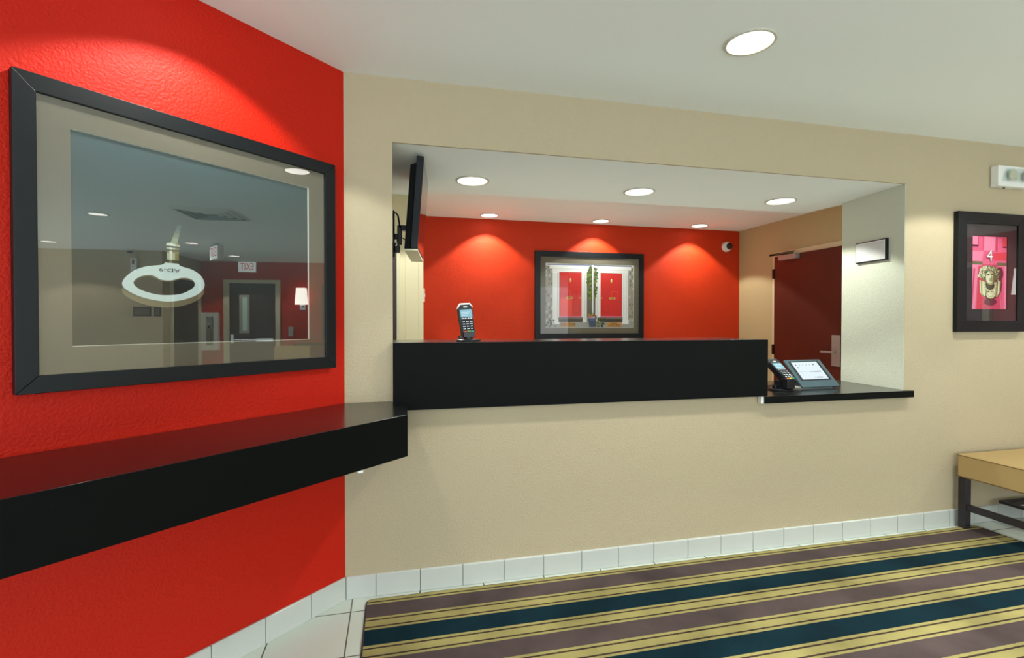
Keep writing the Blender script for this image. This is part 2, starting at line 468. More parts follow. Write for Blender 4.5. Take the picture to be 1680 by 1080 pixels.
for (x, y), lab in [((-0.281, -0.697), 'recessed light in the lobby ceiling just above the large framed key picture'),
                    ((3.52, -0.70), 'recessed light in the lobby ceiling above the tan bench'),
                    ((5.45, -0.70), 'recessed light in the lobby ceiling near the far red wall, beyond the bench'),
                    ((3.56, -3.13), 'recessed light in the lobby ceiling beside the square vent'),
                    ((5.52, -3.07), 'recessed light in the lobby ceiling before the hanging exit sign'),
                    ((6.91, -3.00), 'recessed light in the lobby ceiling nearest the exit door'),
                    ((5.66, -4.99), 'recessed light in the lobby ceiling by the rear beige wall'),
                    ((1.6, -3.1), 'recessed light in the lobby ceiling behind the viewer')]:
    downlight((x, y, CEIL), LOBBY_W * (0.5 if x < 0 else 0.74 if x < 3.54 and y > -1 else 1.0), lab, LG)
SG = 'recessed lights in the soffit over the counter'
for x, lab in [(0.683, 'round recessed light in the white soffit, left of the three over the counter'),
               (1.771, 'round recessed light in the white soffit, middle of the three over the counter'),
               (2.850, 'round recessed light in the white soffit, right of the three over the counter')]:
    downlight((x, 0.54, SOF), SOFFIT_W, lab, SG)
downlight((0.30, 1.45, CEIL), OFFICE_W, 'unseen fill light added in the office ceiling behind the television', 'ceiling light')  # lamp added out of view to brighten the cream office wall
OG = 'recessed lights washing the red office wall'
for x, y, lab in [(1.226, 2.855, 'small far recessed light washing the red office wall left of the double door picture'),
                  (2.511, 2.865, 'small far recessed light washing the red office wall above the double door picture'),
                  (3.756, 2.845, 'small far recessed light washing the red office wall near the dome camera')]:
    downlight((x, y, CEIL), OFFICE_W, lab, OG, r=0.088, cone=math.radians(106))

# ------------------------------------------------------------------ framed pictures
def picture(name_label, loc, rotz, w, h, fw, dep, m_l, m_r, m_t, m_b, art, art_mats, matboard='matboard', inner_depth=0.012, edge=True, pane='clear_glass'):
    """wall picture, origin at bottom centre of the back; faces local -y; m_* = mat-board border inside the frame"""
    t = thing('framed_picture', name_label, 'picture', loc, rotz)
    mb = MB()
    x0, x1, z0, z1 = -w/2, w/2, 0, h
    O = [(x0,z0),(x1,z0),(x1,z1),(x0,z1)]; I = [(x0+fw,z0+fw),(x1-fw,z0+fw),(x1-fw,z1-fw),(x0+fw,z1-fw)]
    g = 0.0004
    for k in range(4):
        j = (k+1) % 4
        o0, o1, i1, i0 = O[k], O[j], I[j], I[k]
        # mitred bar: shrink by a hair so the mitre line reads
        dx, dz = (o1[0]-o0[0]), (o1[1]-o0[1]); l = math.hypot(dx, dz); dx, dz = dx/l*g, dz/l*g
        o0 = (o0[0]+dx, o0[1]+dz); i0 = (i0[0]+dx, i0[1]+dz); o1 = (o1[0]-dx, o1[1]-dz); i1 = (i1[0]-dx, i1[1]-dz)
        P = [o0, o1, i1, i0]
        mb.hexa([(p[0], -dep, p[1]) for p in P] + [(p[0], -0.002, p[1]) for p in P])
    mb.build('frame', M('black_frame'), t, bevel=0.0015)
    mb = MB()
    a0, a1, b0, b1 = x0+fw, x1-fw, z0+fw, z1-fw
    d = dep - inner_depth
    c0, c1, e0, e1 = a0+m_l, a1-m_r, b0+m_b, b1-m_t
    s = 0.003
    mb.ring([(a0,b0),(a1,b0),(a1,b1),(a0,b1)], [(c0,e0),(c1,e0),(c1,e1),(c0,e1)], d, 0)
    bev = [(c0,e0),(c1,e0),(c1,e1),(c0,e1)]; bei = [(c0+s*.5,e0+s*.5),(c1-s*.5,e0+s*.5),(c1-s*.5,e1-s*.5),(c0+s*.5,e1-s*.5)]
    for i in range(4):
        j = (i+1) % 4
        mb.face([(bev[i][0], -d, bev[i][1]), (bev[j][0], -d, bev[j][1]), (bei[j][0], -d+s+0.004, bei[j][1]), (bei[i][0], -d+s+0.004, bei[i][1])], 1)
    flat_build(mb, 'mat_board', M(matboard, 'mat_edge' if edge else matboard), t)
    mb = MB()
    ox, oz = (c0+c1)/2, (e0+e1)/2
    art(mb, c0, c1, e0, e1, d - s - 0.004)
    flat_build(mb, 'printed_picture', art_mats, t)
    mb = MB(); mb.box(a0, a1, -(d+0.0055), -(d+0.0040), b0, b1)
    mb.build('glass_pane', M(pane), t)
    return t

def spline(pts, k=4):
    n = len(pts); out = []
    for i in range(n):
        p0, p1, p2, p3 = [Vector(pts[(i+q) % n]) for q in (-1, 0, 1, 2)]
        for s in range(k):
            u = s / k
            out.append(tuple(0.5*((2*p1) + (p2-p0)*u + (2*p0-5*p1+4*p2-p3)*u*u + (3*p1-p0-3*p2+p3)*u*u*u)))
    return out

# --- the big key
mat('key_backdrop', srgb(34, 52, 58), 0.8)
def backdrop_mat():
    # print tone, soft teal to near-black olive, with lamp light's falloff painted in
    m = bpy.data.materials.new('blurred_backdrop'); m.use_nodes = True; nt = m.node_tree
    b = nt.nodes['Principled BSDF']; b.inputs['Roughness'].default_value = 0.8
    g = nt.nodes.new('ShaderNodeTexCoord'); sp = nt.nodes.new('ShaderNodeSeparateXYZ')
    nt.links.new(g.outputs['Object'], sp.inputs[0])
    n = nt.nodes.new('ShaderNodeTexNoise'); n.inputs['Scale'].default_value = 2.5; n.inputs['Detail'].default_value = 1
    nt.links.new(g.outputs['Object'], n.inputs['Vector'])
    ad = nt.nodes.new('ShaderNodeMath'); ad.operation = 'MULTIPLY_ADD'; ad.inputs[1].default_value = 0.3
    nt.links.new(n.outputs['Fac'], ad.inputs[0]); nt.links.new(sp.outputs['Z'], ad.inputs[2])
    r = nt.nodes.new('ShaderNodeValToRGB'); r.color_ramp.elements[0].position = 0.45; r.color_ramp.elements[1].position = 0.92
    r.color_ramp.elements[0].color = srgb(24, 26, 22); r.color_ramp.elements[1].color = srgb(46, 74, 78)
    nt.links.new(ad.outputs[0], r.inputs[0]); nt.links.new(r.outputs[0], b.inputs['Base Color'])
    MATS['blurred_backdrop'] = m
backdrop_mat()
for nm, c in dict(key_body=(205, 222, 218), key_rim=(112, 104, 78), key_text=(24, 30, 34), brass_light=(176, 178, 148), brass_mid=(128, 120, 72), brass_dark=(52, 58, 50), brass_hi=(212, 218, 204), shaft_1=(136, 146, 112), shaft_2=(112, 126, 102), shaft_3=(84, 104, 94), shaft_4=(62, 88, 86)).items():
    mat(nm, srgb(*c), 0.8)
def key_art(mb, c0, c1, e0, e1, d):
    zc = 1.5375 - 1.086            # art coordinates are about the picture centre
    Z = lambda pts: [(x, z + zc) for x, z in pts]
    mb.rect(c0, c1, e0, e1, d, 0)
    outer = [(-0.267,-0.1315),(-0.261,-0.1085),(-0.236,-0.0825),(-0.205,-0.0665),(-0.176,-0.0595),(-0.158,-0.0560),(-0.149,-0.0510),(-0.142,-0.0445),(-0.131,-0.0455),(-0.118,-0.0455),(-0.106,-0.0445),(-0.101,-0.0530),(-0.087,-0.0575),(-0.061,-0.0640),(-0.034,-0.0815),(-0.021,-0.1095),(-0.026,-0.1315),(-0.045,-0.1505),(-0.068,-0.1625),(-0.100,-0.1735),(-0.138,-0.1785),(-0.177,-0.1755),(-0.215,-0.1665),(-0.248,-0.1505)]
    inner = [(-0.237,-0.1205),(-0.228,-0.1065),(-0.211,-0.0965),(-0.191,-0.0925),(-0.176,-0.0955),(-0.162,-0.1045),(-0.137,-0.1075),(-0.112,-0.1015),(-0.100,-0.0955),(-0.081,-0.0935),(-0.061,-0.0995),(-0.053,-0.1135),(-0.061,-0.1295),(-0.094,-0.1495),(-0.132,-0.1565),(-0.168,-0.1565),(-0.206,-0.1475),(-0.228,-0.1355)]
    so, si = spline(outer, 6), spline(inner, 6)
    c = (-0.145, -0.122)
    def resample(loop, n=96):
        res = []
        for k in range(n):
            a = 2*PI*k/n; dx, dz = math.cos(a), math.sin(a); best = None
            for i in range(len(loop)):
                (x1, z1), (x2, z2) = loop[i], loop[(i+1) % len(loop)]
                ex, ez = x2-x1, z2-z1; det = dx*(-ez) + dz*ex
                if abs(det) < 1e-12: continue
                t = ((x1-c[0])*(-ez) + (z1-c[1])*ex) / det
                u = (dx*(z1-c[1]) - dz*(x1-c[0])) / det
                if t > 0 and -1e-6 <= u <= 1+1e-6 and (best is None or t > best): best = t
            res.append((c[0]+dx*best, c[1]+dz*best))
        return res
    ro, ri = resample(so), resample(si)
    # brass side of the bow, seen under the flat face
    mb.ring(Z([(x*1.0 - 0.001, z - 0.021) for x, z in ro]), Z([(x, z - 0.004) for x, z in ri]), d + 0.0003, 2)
    mb.ring(Z(ro), Z(ri), d + 0.0006, 1)
    # neck
    rows = [(-0.047, .0195), (-0.036, .0195), (-0.0335, .018), (-0.012, .0185), (-0.006, .0195), (0.0, .0185), (0.006, .020), (0.012, .0215), (0.018, .0195), (0.022, .016)]
    cols = [4, 3, 5, 4, 5, 4, 5, 6, 3]
    for i in range(len(rows)-1):
        (za, wa), (zb, wb) = rows[i], rows[i+1]; xm = -0.1225 + 0.0015*i/9
        mb.flat(Z([(xm-wa, za), (xm+wa, za), (xm+wb, zb), (xm-wb, zb)]), d + 0.0009, [5, 3, 3, 4, 5, 3, 5, 6, 3][i])
        mb.flat(Z([(xm-wa*.55, za), (xm-wa*.1, za), (xm-wb*.1, zb), (xm-wb*.55, zb)]), d + 0.0012, [4, 6, 6, 6, 4, 6, 5, 6, 6][i])
        mb.flat(Z([(xm+wa*.35, za), (xm+wa, za), (xm+wb, zb), (xm+wb*.35, zb)]), d + 0.0012, [5, 4, 4, 4, 5, 4, 5, 3, 4][i])
    for i, (za, zb, mi) in enumerate([(0.022, 0.040, 7), (0.040, 0.056, 8), (0.056, 0.070, 9), (0.070, 0.086, 10)]):
        f = lambda z: -0.1175 + (z-0.022)*0.27
        wa, wb = 0.0115 - i*0.0012, 0.0115 - (i+1)*0.0012
        mb.flat(Z([(f(za)-wa, za), (f(za)+wa*0.8, za), (f(zb)+wb*0.8, zb), (f(zb)-wb, zb)]), d + 0.0009, mi)
    mb.text('AD-9', 0.026, T(-0.1325, -(d + 0.0011), zc - 0.071) @ FACE @ RZ(PI) @ Matrix.Diagonal((1.12, 0.66, 1, 1)), 11)
s_mid = 0.590
loc = RD * s_mid + Vector((0, 0, 1.086))
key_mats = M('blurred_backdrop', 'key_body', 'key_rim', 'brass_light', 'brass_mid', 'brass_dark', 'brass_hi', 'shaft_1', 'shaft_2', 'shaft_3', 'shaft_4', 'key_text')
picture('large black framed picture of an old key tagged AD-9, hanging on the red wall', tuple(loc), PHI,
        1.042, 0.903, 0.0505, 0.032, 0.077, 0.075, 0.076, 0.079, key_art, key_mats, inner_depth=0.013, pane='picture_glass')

# --- twin red doors
for nm, c in dict(p_white=(226, 228, 224), p_shade=(176, 184, 188), p_stone=(150, 146, 134), p_stone2=(120, 114, 100), p_red=(206, 34, 30), p_red2=(232, 70, 58), p_red3=(160, 18, 18), p_green=(72, 92, 38), p_green2=(116, 132, 62), p_step=(104, 100, 86), p_path=(150, 154, 148), p_mat=(196, 140, 70), p_ink=(34, 22, 12), p_pot=(70, 84, 104), p_brass=(200, 176, 90), p_dark=(58, 54, 44), p_pink=(222, 110, 150), p_orange=(230, 120, 60), p_line=(132, 138, 168)).items():
    mat(nm, srgb(*c), 0.8)
PM = ['p_white','p_shade','p_stone','p_stone2','p_red','p_red2','p_red3','p_green','p_green2','p_step','p_path','p_mat','p_ink','p_pot','p_brass','p_dark','p_pink','p_orange','p_line']
PI_ = {n: i for i, n in enumerate(PM)}
def doors_art(mb, c0, c1, e0, e1, d):
    # coordinates: u to the right 0..917, v down 0..735
    U = lambda u: c0 + (c1-c0)*u/917.0
    V = lambda v: e1 - (e1-e0)*v/735.0
    def R(u0, u1, v0, v1, l, m): mb.rect(U(u0), U(u1), V(v1), V(v0), d + 0.0003*l, PI_[m])
    def Pg(pts, l, m):
        mb.flat([(U(u), V(v)) for u, v in pts][::-1], d + 0.0003*l, PI_[m])
    R(0, 917, 0, 735, 0, 'p_stone')
    rnd = random.Random(7)
    for side in (0, 1):
        for row in range(14):
            u0 = 0 if side == 0 else 866
            v0 = 30 + row*46
            for k in range(3):
                a = u0 + rnd.uniform(0, 14) + k*22
                R(max(0, a), min(917, a + rnd.uniform(12, 20)), v0 + rnd.uniform(0, 8), v0 + rnd.uniform(26, 38), 1, rnd.choice(['p_stone2', 'p_stone', 'p_shade']))
    R(0, 917, 655, 735, 2, 'p_path')
    R(0, 910, 0, 30, 3, 'p_white'); R(20, 900, 10, 22, 4, 'p_line')
    for o in (0, 1):
        mir = (lambda u: u) if o == 0 else (lambda u: 918 - u + 12)
        def RR(a, b, v0, v1, l, m): R(min(mir(a), mir(b)), max(mir(a), mir(b)), v0, v1, l, m)
        RR(40, 440, 30, 62, 3, 'p_white'); RR(70, 430, 60, 100, 3, 'p_white'); RR(60, 436, 60, 64, 4, 'p_shade')
        RR(72, 135, 98, 660, 3, 'p_white'); RR(66, 140, 640, 690, 4, 'p_white'); RR(366, 420, 98, 670, 3, 'p_white')
        RR(86, 89, 110, 640, 5, 'p_shade'); RR(118, 121, 110, 640, 5, 'p_shade'); RR(400, 403, 110, 640, 5, 'p_shade')
        RR(135, 140, 98, 620, 4, 'p_shade')
        RR(140, 366, 98, 612, 4, 'p_red')
        RR(140, 366, 98, 104, 5, 'p_red3')
        RR(180, 255, 310, 395, 5, 'p_red2'); RR(186, 249, 316, 389, 6, 'p_red')
        RR(275, 345, 480, 560, 5, 'p_red3'); RR(279, 341, 484, 556, 6, 'p_red')
        RR(150, 268, 392, 600, 5, 'p_red2') if o == 0 else None
        RR(140, 366, 598, 612, 6, 'p_pink')
        RR(130, 380, 612, 634, 5, 'p_step'); RR(132, 378, 634, 666, 5, 'p_dark')
        RR(210, 275, 380, 402, 7, 'p_brass'); RR(220, 265, 386, 394, 8, 'p_dark')
        RR(349, 362, 382, 396, 7, 'p_brass')
        mb.disc(U(mir(252)), V(190), 0.012, 0.024, d + 0.0003*7, PI_['p_brass']); mb.disc(U(mir(252)), V(176), 0.007, 0.008, d + 0.0003*8, PI_['p_white'])
    # ivy round the drain pipe
    R(424, 540, 40, 600, 2, 'p_step')
    for k in range(130):
        v = rnd.uniform(30, 400) if k < 110 else rnd.uniform(300, 420)
        w = 50 * math.sqrt(max(0.05, 1 - ((v-190)/260)**2))
        u = 478 + rnd.uniform(-w, w)
        mb.disc(U(u), V(v), rnd.uniform(0.010, 0.019), rnd.uniform(0.010, 0.022), d + 0.0012 + 0.000012*k, PI_[rnd.choice(['p_green', 'p_green2', 'p_green'])], n=7, rot=rnd.uniform(0, 3))
    R(474, 490, 10, 600, 13, 'p_white'); R(487, 490, 10, 600, 14, 'p_shade')
    # planter with flowers, shrubs
    Pg([(435, 620), (520, 620), (512, 725), (445, 725)], 15, 'p_pot'); R(430, 526, 612, 626, 16, 'p_line'); R(452, 506, 640, 644, 16, 'p_line')
    for k in range(70):
        a = rnd.random()
        if k < 26: u, v, m = 470 + rnd.uniform(-38, 46), 596 + rnd.uniform(-18, 18), rnd.choice(['p_pink', 'p_orange', 'p_red', 'p_green', 'p_white'])
        elif k < 50: u, v, m = 560 + rnd.uniform(-36, 40), 660 + rnd.uniform(-52, 62), rnd.choice(['p_green', 'p_green2', 'p_dark'])
        else: u, v, m = 50 + rnd.uniform(-44, 46), 680 + rnd.uniform(-50, 50), rnd.choice(['p_green', 'p_dark', 'p_shade', 'p_green2'])
        mb.disc(U(u), V(v), rnd.uniform(0.007, 0.014), rnd.uniform(0.007, 0.014), d + 0.0054 - 0.0003 + 0.000008*k, PI_[m], n=7, rot=a)
    for k in range(9):
        u = 440 + k*6; Pg([(u-3, 600), (u+4, 600), (u+rnd.uniform(-14, 10), 530+rnd.uniform(0, 20))], 14, 'p_green2')
    Pg([(160, 672), (296, 672), (302, 722), (154, 722)], 6, 'p_mat')
    Pg([(640, 672), (780, 672), (792, 724), (622, 724)], 6, 'p_mat')
    sx = (c1-c0)/917.0
    for txt, u, v, sz in (('WELCOME', 228, 698, 44), ('HOUSE', 706, 686, 30), ('WELCOME.', 710, 709, 36)):
        mb.text(txt, sz*sx, T(U(u), -(d + 0.0003*7 + 0.0002), V(v)) @ FACE @ Matrix.Diagonal((0.74, 0.95, 1, 1)), PI_['p_ink'])
picture('black framed picture of two red front doors, on the red office wall', (2.462, 3.06, 1.098), 0,
        1.352, 1.010, 0.064, 0.028, 0.064, 0.062, 0.072, 0.064, doors_art, M(*PM), inner_depth=0.012)

# --- pink door with brass knocker
for nm, c in dict(k_pink=(204, 84, 118), k_pink2=(216, 118, 148), k_pink3=(184, 56, 88), k_red=(200, 54, 70), k_shadow=(92, 20, 44), k_brass=(150, 144, 102), k_brass2=(200, 198, 164), k_brass3=(92, 86, 58), k_brass4=(48, 44, 28), k_white=(232, 222, 222)).items():
    mat(nm, srgb(*c), 0.8)
KM = ['k_pink', 'k_pink2', 'k_pink3', 'k_red', 'k_shadow', 'k_brass', 'k_brass2', 'k_brass3', 'k_brass4', 'k_white']
KI = {n: i for i, n in enumerate(KM)}
def knocker_art(mb, c0, c1, e0, e1, d):
    U = lambda u: c0 + (c1-c0)*(u-72)/408.0        # print coordinates: 408 wide, 962 high
    V = lambda v: e1 - (e1-e0)*(v-68)/962.0
    sx = (c1-c0)/408.0; sz = (e1-e0)/962.0
    def R(u0, u1, v0, v1, l, m): mb.rect(U(u0), U(u1), V(v1), V(v0), d + 0.00025*l, KI[m])
    def Pg(pts, l, m): mb.flat([(U(u), V(v)) for u, v in pts][::-1], d + 0.00025*l, KI[m])
    def D(u, v, ru, rv, l, m, rot=0, n=18): mb.disc(U(u), V(v), ru*sx, rv*sz, d + 0.00025*l, KI[m], n=n, rot=rot)
    rnd = random.Random(3)
    R(72, 480, 68, 1030, 0, 'k_pink')
    # panelled door: stiles, rails and reflections
    Pg([(72, 68), (150, 68), (150, 186), (72, 186)], 1, 'k_pink2'); R(72, 150, 186, 212, 2, 'k_shadow'); R(146, 154, 68, 200, 2, 'k_pink3')
    Pg([(218, 68), (348, 75), (340, 262), (208, 262)], 1, 'k_pink2'); R(348, 372, 76, 268, 2, 'k_pink3'); R(204, 212, 68, 250, 2, 'k_pink3')
    Pg([(418, 80), (480, 84), (480, 196), (432, 196)], 1, 'k_red'); R(430, 480, 196, 216, 2, 'k_shadow')
    Pg([(320, 290), (480, 268), (480, 380), (330, 388)], 1, 'k_red'); Pg([(72, 270), (210, 268), (196, 400), (72, 400)], 1, 'k_pink2')
    R(72, 200, 404, 446, 2, 'k_brass3'); R(72, 196, 446, 454, 3, 'k_pink2'); R(368, 480, 412, 456, 2, 'k_brass3'); R(372, 480, 456, 464, 3, 'k_pink2')
    Pg([(72, 456), (150, 456), (120, 1030), (72, 1030)], 1, 'k_pink2'); Pg([(98, 500), (116, 500), (90, 960), (78, 960)], 2, 'k_pink3')
    Pg([(158, 470), (182, 470), (190, 1030), (136, 1030)], 3, 'k_red'); Pg([(190, 440), (372, 440), (410, 1030), (184, 1030)], 2, 'k_pink3')
    R(418, 426, 464, 900, 3, 'k_pink3'); R(452, 480, 464, 1030, 1, 'k_pink2')
    # cast shadows
    D(292, 930, 74, 50, 5, 'k_shadow'); D(336, 700, 92, 190, 4, 'k_shadow'); D(396, 560, 44, 90, 4.5, 'k_shadow')
    # wreath of leaves and curls
    D(282, 560, 116, 104, 6, 'k_brass3')
    for k in range(90):
        a = PI*(-0.22 + 1.44*rnd.random()); r = rnd.uniform(58, 132)
        x = 284 + r*math.cos(a); y = 580 - r*0.98*math.sin(a)
        dark = (x - 284)/260 + rnd.uniform(-0.3, 0.4)
        m = 'k_brass4' if dark > 0.42 else ('k_brass3' if dark > 0.2 else ('k_brass' if dark > -0.1 else 'k_brass2'))
        D(x, y, rnd.uniform(9, 20), rnd.uniform(6, 11), 7 + 0.03*k, m, rnd.uniform(0, 3), 8)
    # drapery framing the ring
    for sg, col in ((-1, ['k_brass2', 'k_brass', 'k_brass2']), (1, ['k_brass', 'k_brass2', 'k_brass3'])):
        for k in range(5):
            o = 100 - 15*k
            Pg([(284 + sg*(o+8), 650 + 6*k), (284 + sg*(o+22), 652 + 6*k), (284 + sg*(o+16), 800 + 14*k), (284 + sg*(o-16), 872 - 4*k), (284 + sg*(o-8), 780)], 10 + 0.2*k, col[k % 3])
            Pg([(284 + sg*(o+4), 660 + 6*k), (284 + sg*(o+9), 660 + 6*k), (284 + sg*(o-6), 850), (284 + sg*(o-12), 850)], 10.1 + 0.2*k, 'k_brass3')
    D(284, 720, 52, 60, 12, 'k_brass4')
    for k in range(15):
        a = PI + PI*k/14
        D(284 + 60*math.cos(a), 712 - 76*math.sin(a)*1.0, 10, 11, 12.2 + 0.02*k, 'k_brass2' if k % 2 else 'k_brass')
    # face: longer oval, light from the left
    D(286, 618, 60, 96, 14, 'k_brass3'); D(280, 616, 53, 91, 15, 'k_brass'); D(262, 612, 26, 70, 16, 'k_brass2')
    Pg([(238, 650), (330, 650), (306, 700), (262, 700)], 15.5, 'k_brass')
    Pg([(318, 540), (338, 560), (336, 660), (312, 690)], 16, 'k_brass3')
    for x in (260, 306):
        D(x, 572, 17, 8, 17, 'k_brass3'); D(x, 578, 13, 7, 18, 'k_brass4'); D(x - 2, 590, 12, 4, 18, 'k_brass2')
    Pg([(278, 576), (290, 576), (300, 620), (270, 620)], 18, 'k_brass2'); Pg([(290, 580), (296, 584), (302, 620), (292, 620)], 19, 'k_brass3')
    D(286, 626, 13, 5, 19, 'k_brass4'); D(284, 648, 20, 6, 19, 'k_brass4'); D(283, 657, 15, 5, 20, 'k_brass2'); D(284, 676, 14, 7, 18, 'k_brass2')
    for k in range(22):
        a = PI*(0.06 + 0.88*k/21)
        D(284 + 58*math.cos(a), 556 - 48*math.sin(a), rnd.uniform(10, 15), 8, 20 + 0.03*k, rnd.choice(['k_brass', 'k_brass3', 'k_brass2', 'k_brass4']), a + 1, 8)
    # medallion
    D(286, 846, 54, 48, 21, 'k_brass3'); D(284, 842, 48, 42, 22, 'k_brass2'); D(284, 842, 34, 28, 23, 'k_brass'); D(280, 838, 28, 22, 24, 'k_brass2')
    mb.text('4', 0.104, T(U(276), -(d + 0.0065), V(336)) @ FACE @ Matrix.Diagonal((1.0, 1.0, 1, 1)), KI['k_shadow'])
    mb.text('4', 0.102, T(U(270), -(d + 0.0069), V(332)) @ FACE @ Matrix.Diagonal((1.0, 1.0, 1, 1)), KI['k_white'])
mat('dark_matboard', srgb(40, 30, 34), 0.85)
picture('black framed picture of a brass knocker and the number 4 on a pink door', (3.944, 0.0, 1.229), 0,
        0.580, 0.757, 0.072, 0.030, 0.062, 0.072, 0.072, 0.072, knocker_art, M(*KM), matboard='dark_matboard', edge=False)

# ------------------------------------------------------------------ corner ledge (black shelf wrapping the corner)
LZ0, LZ1 = 0.742, 0.915
front = Vector((0.276, -0.370, 0))
LL = 2.6
fe = front + RD * LL
we = RD * ((fe.dot(RD)))
fp = [(0.010, -0.0015), (0.217, -0.0015), (0.217, -0.036), (0.280, -0.036), (0.276, -0.370), (fe.x, fe.y), ((we + RN*0.0015).x, (we + RN*0.0015).y)]
ledge = thing('corner_ledge', 'long glossy black ledge along the red wall under the key picture', 'ledge', (0, 0, LZ0))
mb = MB(); mb.prism(fp, 0.004, LZ1 - LZ0, mtop=1)
mb.build('ledge_top', M('black_laminate', 'laminate_top'), ledge, bevel=0.0012)
mb = MB(); mb.box(0.092, 0.112, -0.535, -0.515, -0.005, 0.004)
mb.build('bracket', M('white_plastic'), ledge, bevel=0.002)['label'] = 'small white support bracket'

# ------------------------------------------------------------------ high reception counter + low sill
ctr = thing('reception_counter', 'high black reception counter across the wall opening', 'counter', (OX0, 0, SILL))
w_ = 2.262 - OX0
mb = MB(); mb.box(0.001, w_, -0.038, -0.001, 0.002, 0.3195)
mb.build('front_panel', M('black_laminate'), ctr, bevel=0.0015)
mb = MB(); mb.box(0.003, w_, 0.001, 0.375, 0.281, 0.3195); mb.box(w_-0.03, w_, 0.001, 0.37, 0.002, 0.281)
mb.build('counter_top', M('laminate_top'), ctr, bevel=0.001)
sill = thing('counter_shelf', 'low black service shelf beside the high counter, holding the tablet', 'shelf', (2.245, 0, SILL - 0.040))
mb = MB()
mb.prism([(0.0, -0.036), (1.062, -0.036), (1.062, -0.001), (1.026, -0.001), (1.082, 0.495), (1.090, 0.60), (0.0, 0.60)], 0.0, 0.040, mtop=1)
mb.build('shelf_top', M('black_laminate', 'laminate_top'), sill, bevel=0.0012)
mb = MB(); mb.box(-0.018, -0.001, -0.030, -0.002, 0.0, 0.039)
mb.build('joint_cap', M('white_plastic'), sill, bevel=0.001)['label'] = 'small white end cap'

# ------------------------------------------------------------------ card terminals
def terminal(label, loc, rotz, tilt, h_post, col_body='black_plastic', cap='white_plastic', scale=1.0, lean=0.0, off=None):
    t = thing('card_terminal', label, 'card terminal', loc, rotz, 'card terminals on the counter')
    t.scale = (scale, scale, scale)
    mb = MB(); mb.lathe([(0.062, 0), (0.064, 0.003), (0.064, 0.007), (0.058, 0.011), (0.02, 0.012)], 40)
    mb.build('base', M('black_plastic'), t, smooth=True)
    # swivel post and holder
    mb = MB()
    mb.lathe([(0.022, 0.010), (0.022, 0.030), (0.018, 0.034), (0.016, h_post)], 24)
    mb.box(-0.030, 0.030, -0.022, 0.018, 0.018, h_post*0.92)
    if off:
        mb.box(-0.029, 0.029, off[1]-0.004, off[1]+0.034, 0.014, off[2]+0.012); mb.box(-0.012, 0.012, off[1]+0.03, -0.02, 0.014, 0.03)
    mb.build('stand', M('black_plastic'), t, bevel=0.003)
    mb = MB(); mb.box(-0.052, -0.030, -0.012, 0.012, 0.011, 0.030)
    mb.build('adjust_knob', M('black_plastic'), t, bevel=0.004)
    # body: long tapered wedge, local frame at its lower end
    X = T(*(off or (0, -0.012, h_post*0.62))) @ RX(-tilt) @ RY(lean)
    Lb, wb, dp = 0.168, 0.078, 0.032
    mb = MB()
    prof = [(-wb*.44, 0), (wb*.44, 0), (wb*.47, Lb*.35), (wb*.5, Lb*.52), (wb*.5, Lb*.86), (wb*.33, Lb), (-wb*.33, Lb), (-wb*.5, Lb*.86), (-wb*.5, Lb*.52), (-wb*.47, Lb*.35)]
    mb.prism(prof, -dp, 0, mx=X @ RX(PI/2) @ T(0, 0, dp*0.0))
    mb.build('body', M(col_body), t, bevel=0.003)
    # X maps local (x, y forward -, z up along body); front plane at y = -0? prism lies y in [0, dp]
    d0 = -0.0006
    mb = MB()
    capf = [(-wb*.36, Lb*1.0), (wb*.36, Lb*1.0), (wb*.52, Lb*.87), (wb*.50, Lb*.84), (wb*.33, Lb*.95), (-wb*.33, Lb*.95), (-wb*.50, Lb*.84), (-wb*.52, Lb*.87)]
    mb.prism([(x, z + 0.003) for x, z in capf], -dp*0.9, 0.002, mx=X @ RX(PI/2))
    mb.build('paper_cover', M(cap), t, bevel=0.0015)['label'] = 'pale printer cover edge'
    mb = MB()
    def FB(x0, x1, z0, z1, y=-0.0015, m=0, mbx=None): (mbx or mb).box(x0, x1, y, 0.001, z0, z1, m, mx=X)
    FB(-wb*.46, wb*.46, Lb*.50, Lb*.84, -0.0012, 1); FB(-wb*.40, wb*.40, Lb*.565, Lb*.80, -0.0022, 0)
    for k in range(4): FB(-wb*.34 + k*wb*.19, -wb*.22 + k*wb*.19, Lb*.515, Lb*.54, -0.0022, 2)
    FB(-wb*.13, wb*.13, Lb*.875, Lb*.91, -0.0015, 2)
    for k in range(3): FB(-wb*.34, wb*(0.1+.08*k), Lb*(.62+.05*k), Lb*(.628+.05*k), -0.0025, 2)
    mb.build('screen', M('lcd', 'dark_grey_plastic', 'key_white'), t)['label'] = 'pale blue lit screen'
    mb = MB()
    FB(-wb*.43, wb*.43, Lb*.05, Lb*.48, -0.0010, 0)
    for r in range(4):
        for c in range(3):
            x = -wb*.36 + c*wb*.26; z = Lb*(.40 - r*.075)
            FB(x, x + wb*.2, z, z + Lb*.045, -0.0030, 1)
            FB(x + wb*.03, x + wb*.075, z + Lb*.010, z + Lb*.036, -0.0034, 2)
            FB(x + wb*.10, x + wb*.18, z + Lb*.014, z + Lb*.030, -0.0034, 2)
    for c, mi in enumerate((3, 4, 5)):
        x = -wb*.36 + c*wb*.26; FB(x, x + wb*.21, Lb*.085, Lb*.13, -0.0032, mi)
    mb.build('keypad', M('bezel_black', 'dark_grey_plastic', 'key_white', 'key_red', 'key_yellow', 'key_green'), t)
    return t
terminal('black card terminal standing upright on the high black counter', (0.592, 0.092, 1.1935), math.radians(8), math.radians(14), 0.052, scale=0.98, lean=math.radians(-4))
